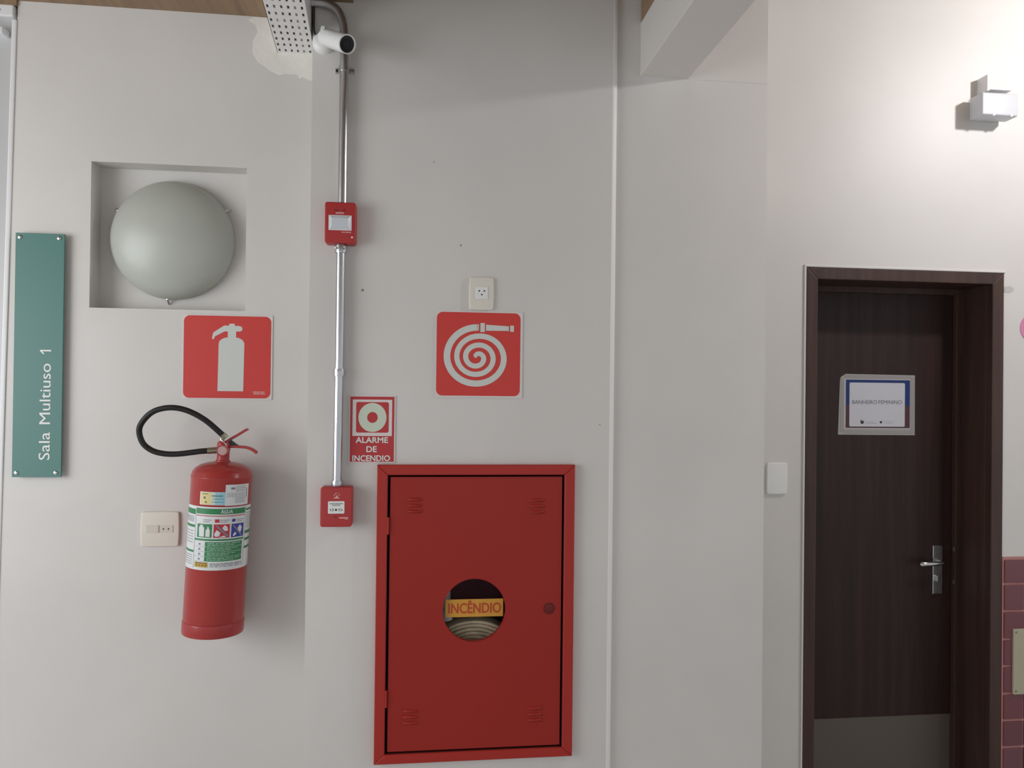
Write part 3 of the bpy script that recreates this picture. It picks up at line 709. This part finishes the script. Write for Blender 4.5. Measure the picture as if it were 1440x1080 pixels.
bmesh.ops.remove_doubles(cells, verts=cells.verts, dist=1e-5)
ex_ = bmesh.ops.extrude_face_region(cells, geom=cells.faces[:])
for v in [g_ for g_ in ex_['geom'] if isinstance(g_, bmesh.types.BMVert)]: v.co.z += .0015
bmesh.ops.recalc_face_normals(cells, faces=cells.faces)
obj('perforated_base', cells, traym, T_)
yE = L-.001-NR*py
for x in (-.479, -.364):
    b2 = bmesh.new(); v = [b2.verts.new((x+tx(y)+dx, y, z)) for dx in (0, .0015) for y in (yE, L-.001) for z in (2.728, 2.826)]
    for f in ((0, 1, 3, 2), (4, 6, 7, 5), (0, 4, 5, 1), (2, 3, 7, 6), (0, 2, 6, 4), (1, 5, 7, 3)): b2.faces.new([v[i] for i in f])
    bmesh.ops.recalc_face_normals(b2, faces=b2.faces); obj('side_flange', b2, traym, T_)
o = obj('data_cable', tube([(-.479+4.5*wx+tx(y), y, 2.7375) for y in (L-.003, .0, -.3, -.8, -1.2)], .0075, 10), cable_m, smooth=60); o['label'] = 'grey cable lying inside the white perforated tray'; o['category'] = 'cable'
o = obj('camera_cable', tube(spline([(-.3455, -.006, 2.838), (-.345, -.006, 2.79), (-.344, -.006, 2.742), (-.335, -.010, 2.728)], 6), .0030, 8), cable_d, smooth=60); o['label'] = 'thin dark cable dropping down to the white surveillance camera'; o['category'] = 'cable'

# ------------------------------------------------------------------ surveillance camera
V = root('security_camera', 'white bullet surveillance camera pointing down beside the cable tray', 'camera', (-.316, 0, 2.71))
obj('base', lathe([(0, .020), (.018, .020), (.028, .015), (.033, .006), (.034, 0), (0, 0)], 32, facing(-.316, -.0003, 2.709)), whitep, V, smooth=40)
obj('screw', disc(-.338, -.008, 2.706, .004, .003, 10), black, V)
p0, p1 = Vector((-.304, -.062, 2.701)), Vector((-.2285, -.168, 2.637))
ax_ = (p1-p0).normalized(); Mx = Matrix.Translation(p0) @ ax_.to_track_quat('Z', 'Y').to_matrix().to_4x4(); Ln = (p1-p0).length
obj('arm', tube(spline([(-.316, -.018, 2.709), (-.315, -.036, 2.707), (-.309, -.056, 2.704)], 5), .0115, 12), whitep, V, smooth=60)
bd = obj('body', lathe([(0, -.010), (.016, -.008), (.0235, 0), (.0255, .008), (.0265, Ln-.002), (.0265, Ln+.004), (.0238, Ln+.004), (.0232, Ln-.003), (0, Ln-.003)], 36, Mx), whitep, V, smooth=40)
obj('lens_window', lathe([(0, Ln+.0005), (.012, Ln), (.0228, Ln-.001), (.0228, Ln-.003)], 36, Mx), lens_g, bd, smooth=40)
obj('lens_ring', lathe([(.0095, Ln+.0008), (.0125, Ln+.0012), (.0130, Ln+.0004)], 24, Mx), black, bd)
obj('adjuster', lathe([(0, .006), (.006, .006), (.007, 0), (0, 0)], 16, facing(-.3065, -.092, 2.7125)), whiteb, V)

# ------------------------------------------------------------------ switch by the door
o = root('light_switch', 'plain white blank wall plate beside the dark door', 'switch', (1.279, D, 1.28))
obj('plate', prism(bulged(1.2405, 1.3170, 1.2810, 1.3945, .001, .008), D-.009, D-.0002, .004, 3), whitep, o, smooth=40)

# ------------------------------------------------------------------ dark door
Dr = root('door_1', 'dark brown wooden door with a paper sign and lever handle', None, (1.78, D, 0), kind='structure')
OX0, OX1, OZ1 = 1.4315, 2.127, 2.0665
cs = bmesh.new()
for P in ([(DX0, 0), (OX0, 0), (OX0, OZ1), (DX0, DZ1)], [(DX1, 0), (DX1, DZ1), (OX1, OZ1), (OX1, 0)], [(DX0, DZ1), (OX0, OZ1), (OX1, OZ1), (DX1, DZ1)]):
    obj('casing', prism(P, D-.004, D+.03, .003, 2), frame_w, Dr)
for a in ((DX0+.003, OX0, D+.03, D+.215, 0, OZ1), (OX1, DX1-.003, D+.03, D+.215, 0, OZ1), (DX0+.003, DX1-.003, D+.03, D+.215, OZ1, DZ1-.003)):
    obj('jamb', B(*a, .001, 1), frame_w, Dr)
st = [obj('door_stop', B(*a, .0025, 2), frame_w, Dr) for a in ((OX0-.002, OX0+.022, D+.16, D+.183, 0, OZ1), (OX1-.022, OX1+.002, D+.16, D+.183, 0, OZ1), (OX0+.0225, OX1-.0225, D+.161, D+.183, OZ1-.022, OZ1+.002))]
YL = D+.185
leaf = obj('door_leaf', B(OX0+.002, OX1-.002, YL, YL+.035, .01, OZ1-.003), door_w, Dr)
obj('kick_plate', B(OX0+.025, OX1-.022, YL-.0022, YL+.001, .02, .3755), kick, Dr)
for z in (1.035, .905): obj('strike_mark', B(OX1-.0232, OX1-.0215, D+.166, D+.177, z-.009, z+.007, .0005), chrome, Dr)
hd = obj('handle_plate', B(2.0235, 2.0655, YL-.007, YL+.0005, .855, 1.047, .0025, 2), chrome, Dr)
hx_, hzz = 2.0405, .986
lvv = tube([(hx_, YL-.005, hzz), (hx_, YL-.030, hzz), (hx_-.004, YL-.040, hzz), (hx_-.014, YL-.045, hzz)], [.0095, .0085, .0085, .0075], 14)
tube([(hx_-.006, YL-.045, hzz), (hx_-.03, YL-.047, hzz-.001), (hx_-.07, YL-.046, hzz-.002), (hx_-.095, YL-.044, hzz-.003), (hx_-.100, YL-.044, hzz-.003)], [.0080, .0085, .0095, .0090, .004], 14, lvv)
obj('lever', lvv, chrome, hd, smooth=50)
obj('thumb_turn', B(hx_-.008, hx_+.004, YL-.018, YL-.006, .906, .930, .003), chrome, hd)

# paper sign taped on the door
G = root('door_sign', 'laminated paper sign reading BANHEIRO FEMININO taped to the dark door', 'sign', (1.784, YL, 1.487))
yS = YL-.0012
obj('sleeve', prism([(1.622, 1.4865), (1.9455, 1.4855), (1.9445, 1.7235), (1.652, 1.7255), (1.632, 1.713), (1.6285, 1.70)], yS, YL-.0002), plast, G)
sl = obj('tape', B(1.650, 1.926, yS-.0006, yS-.0001, 1.708, 1.721), mat('tape_grey', (.33, .31, .30), .22), G)
obj('tape', B(1.631, 1.648, yS-.0006, yS-.0001, 1.495, 1.705), MATS['tape_grey'], G)
obj('tape', B(1.9275, 1.942, yS-.0006, yS-.0001, 1.490, 1.718), MATS['tape_grey'], G)
obj('tape', B(1.650, 1.926, yS-.0006, yS-.0001, 1.490, 1.503), MATS['tape_grey'], G)
pp = obj('paper', B(1.646, 1.9255, yS-.0010, yS-.0001, 1.5095, 1.7065), mat('sleeve_white', (.52, .51, .50), .4), G)
obj('blue_print', flat([rect(1.6525, 1.9235, 1.602, 1.7035)], yS-.0013), navy, pp)
obj('maroon_print', flat([rect(1.6525, 1.9235, 1.5135, 1.602)], yS-.0013), maroon, pp)
wn = obj('white_panel', flat([rpts(1.668, 1.9015, 1.5190, 1.6920, .005)], yS-.0017), paper, pp)
obj('lettering', textbm('BANHEIRO', 1.6795, 1.7835, 1.6080, 1.6235, yS-.0021, 0), mat('print_charcoal', (.13, .13, .15), .5), pp)
obj('lettering', textbm('FEMININO', 1.7900, 1.8885, 1.6083, 1.6238, yS-.0021, 0), mat('print_charcoal', (.13, .13, .15), .5), pp)
sh = [(1.7145, 1.5435), (1.7145, 1.5335), (1.718, 1.5295), (1.722, 1.5285), (1.726, 1.5305), (1.729, 1.535), (1.729, 1.5425), (1.724, 1.5400), (1.7205, 1.5445)]
obj('crest', flat([sh], yS-.0021), dark_t, pp)
obj('round_emblem', flat([circ(1.8005, 1.5365, .0052, n=12)], yS-.0021), dark_t, pp)
obj('print', flat(bars(1.735, 1.784, 1.5315, .0020, seed=80)+bars(1.735, 1.770, 1.537, .0018, seed=82)+bars(1.812, 1.852, 1.5395, .0018, seed=81)+bars(1.820, 1.852, 1.532, .0018, seed=84), yS-.0021), mat('print_pale_grey', (.42, .42, .46), .5), pp)

# ------------------------------------------------------------------ emergency light
Q = root('emergency_light', 'white box-shaped emergency light on a small bracket high on the right wall', 'lamp', (2.09, D, 2.672))
obj('housing', B(2.0145, 2.158, .155, .218, 2.672, 2.755, .006, 3), mat('lamp_housing', (.54, .55, .58), .4), Q, smooth=40)
obj('mount_plate', B(2.03, 2.145, .217, D-.0005, 2.68, 2.75), whiteb, Q)
obj('bracket_fin', prism([(2.0585, 2.750), (2.0605, 2.750), (2.0605, 2.834), (2.0585, 2.834)], .185, D-.001), whiteb, Q)
obj('bracket_shelf', B(2.0585, 2.140, .165, D-.001, 2.770, 2.772), whiteb, Q)
for x in (2.055, 2.125): obj('latch_tab', B(x, x+.010, .153, .160, 2.670, 2.678, .001), whiteb, Q)

# ------------------------------------------------------------------ right edge: pink dot and beige plate
o = obj('pink_disc', prism(circ(2.303, 1.905, .060, .056, 48), D-.002, D-.0002), pink); o['label'] = 'round pink wall disc cut off by the right edge of the picture'; o['category'] = 'sticker'
o = root('cover_plate', 'beige metal cover plate screwed over the dark red tiles', 'plate', (2.32, D-.012, .5265))
obj('plate', prism(rpts(2.2125, 2.46, .5265, .7715, .004), D-.016, D-.0092, .0015), beige, o)
for x in (2.223, 2.449):
    for z in (.539, .7595): obj('screw', disc(x, D-.0158, z, .0038, .002, 12), grime, o)
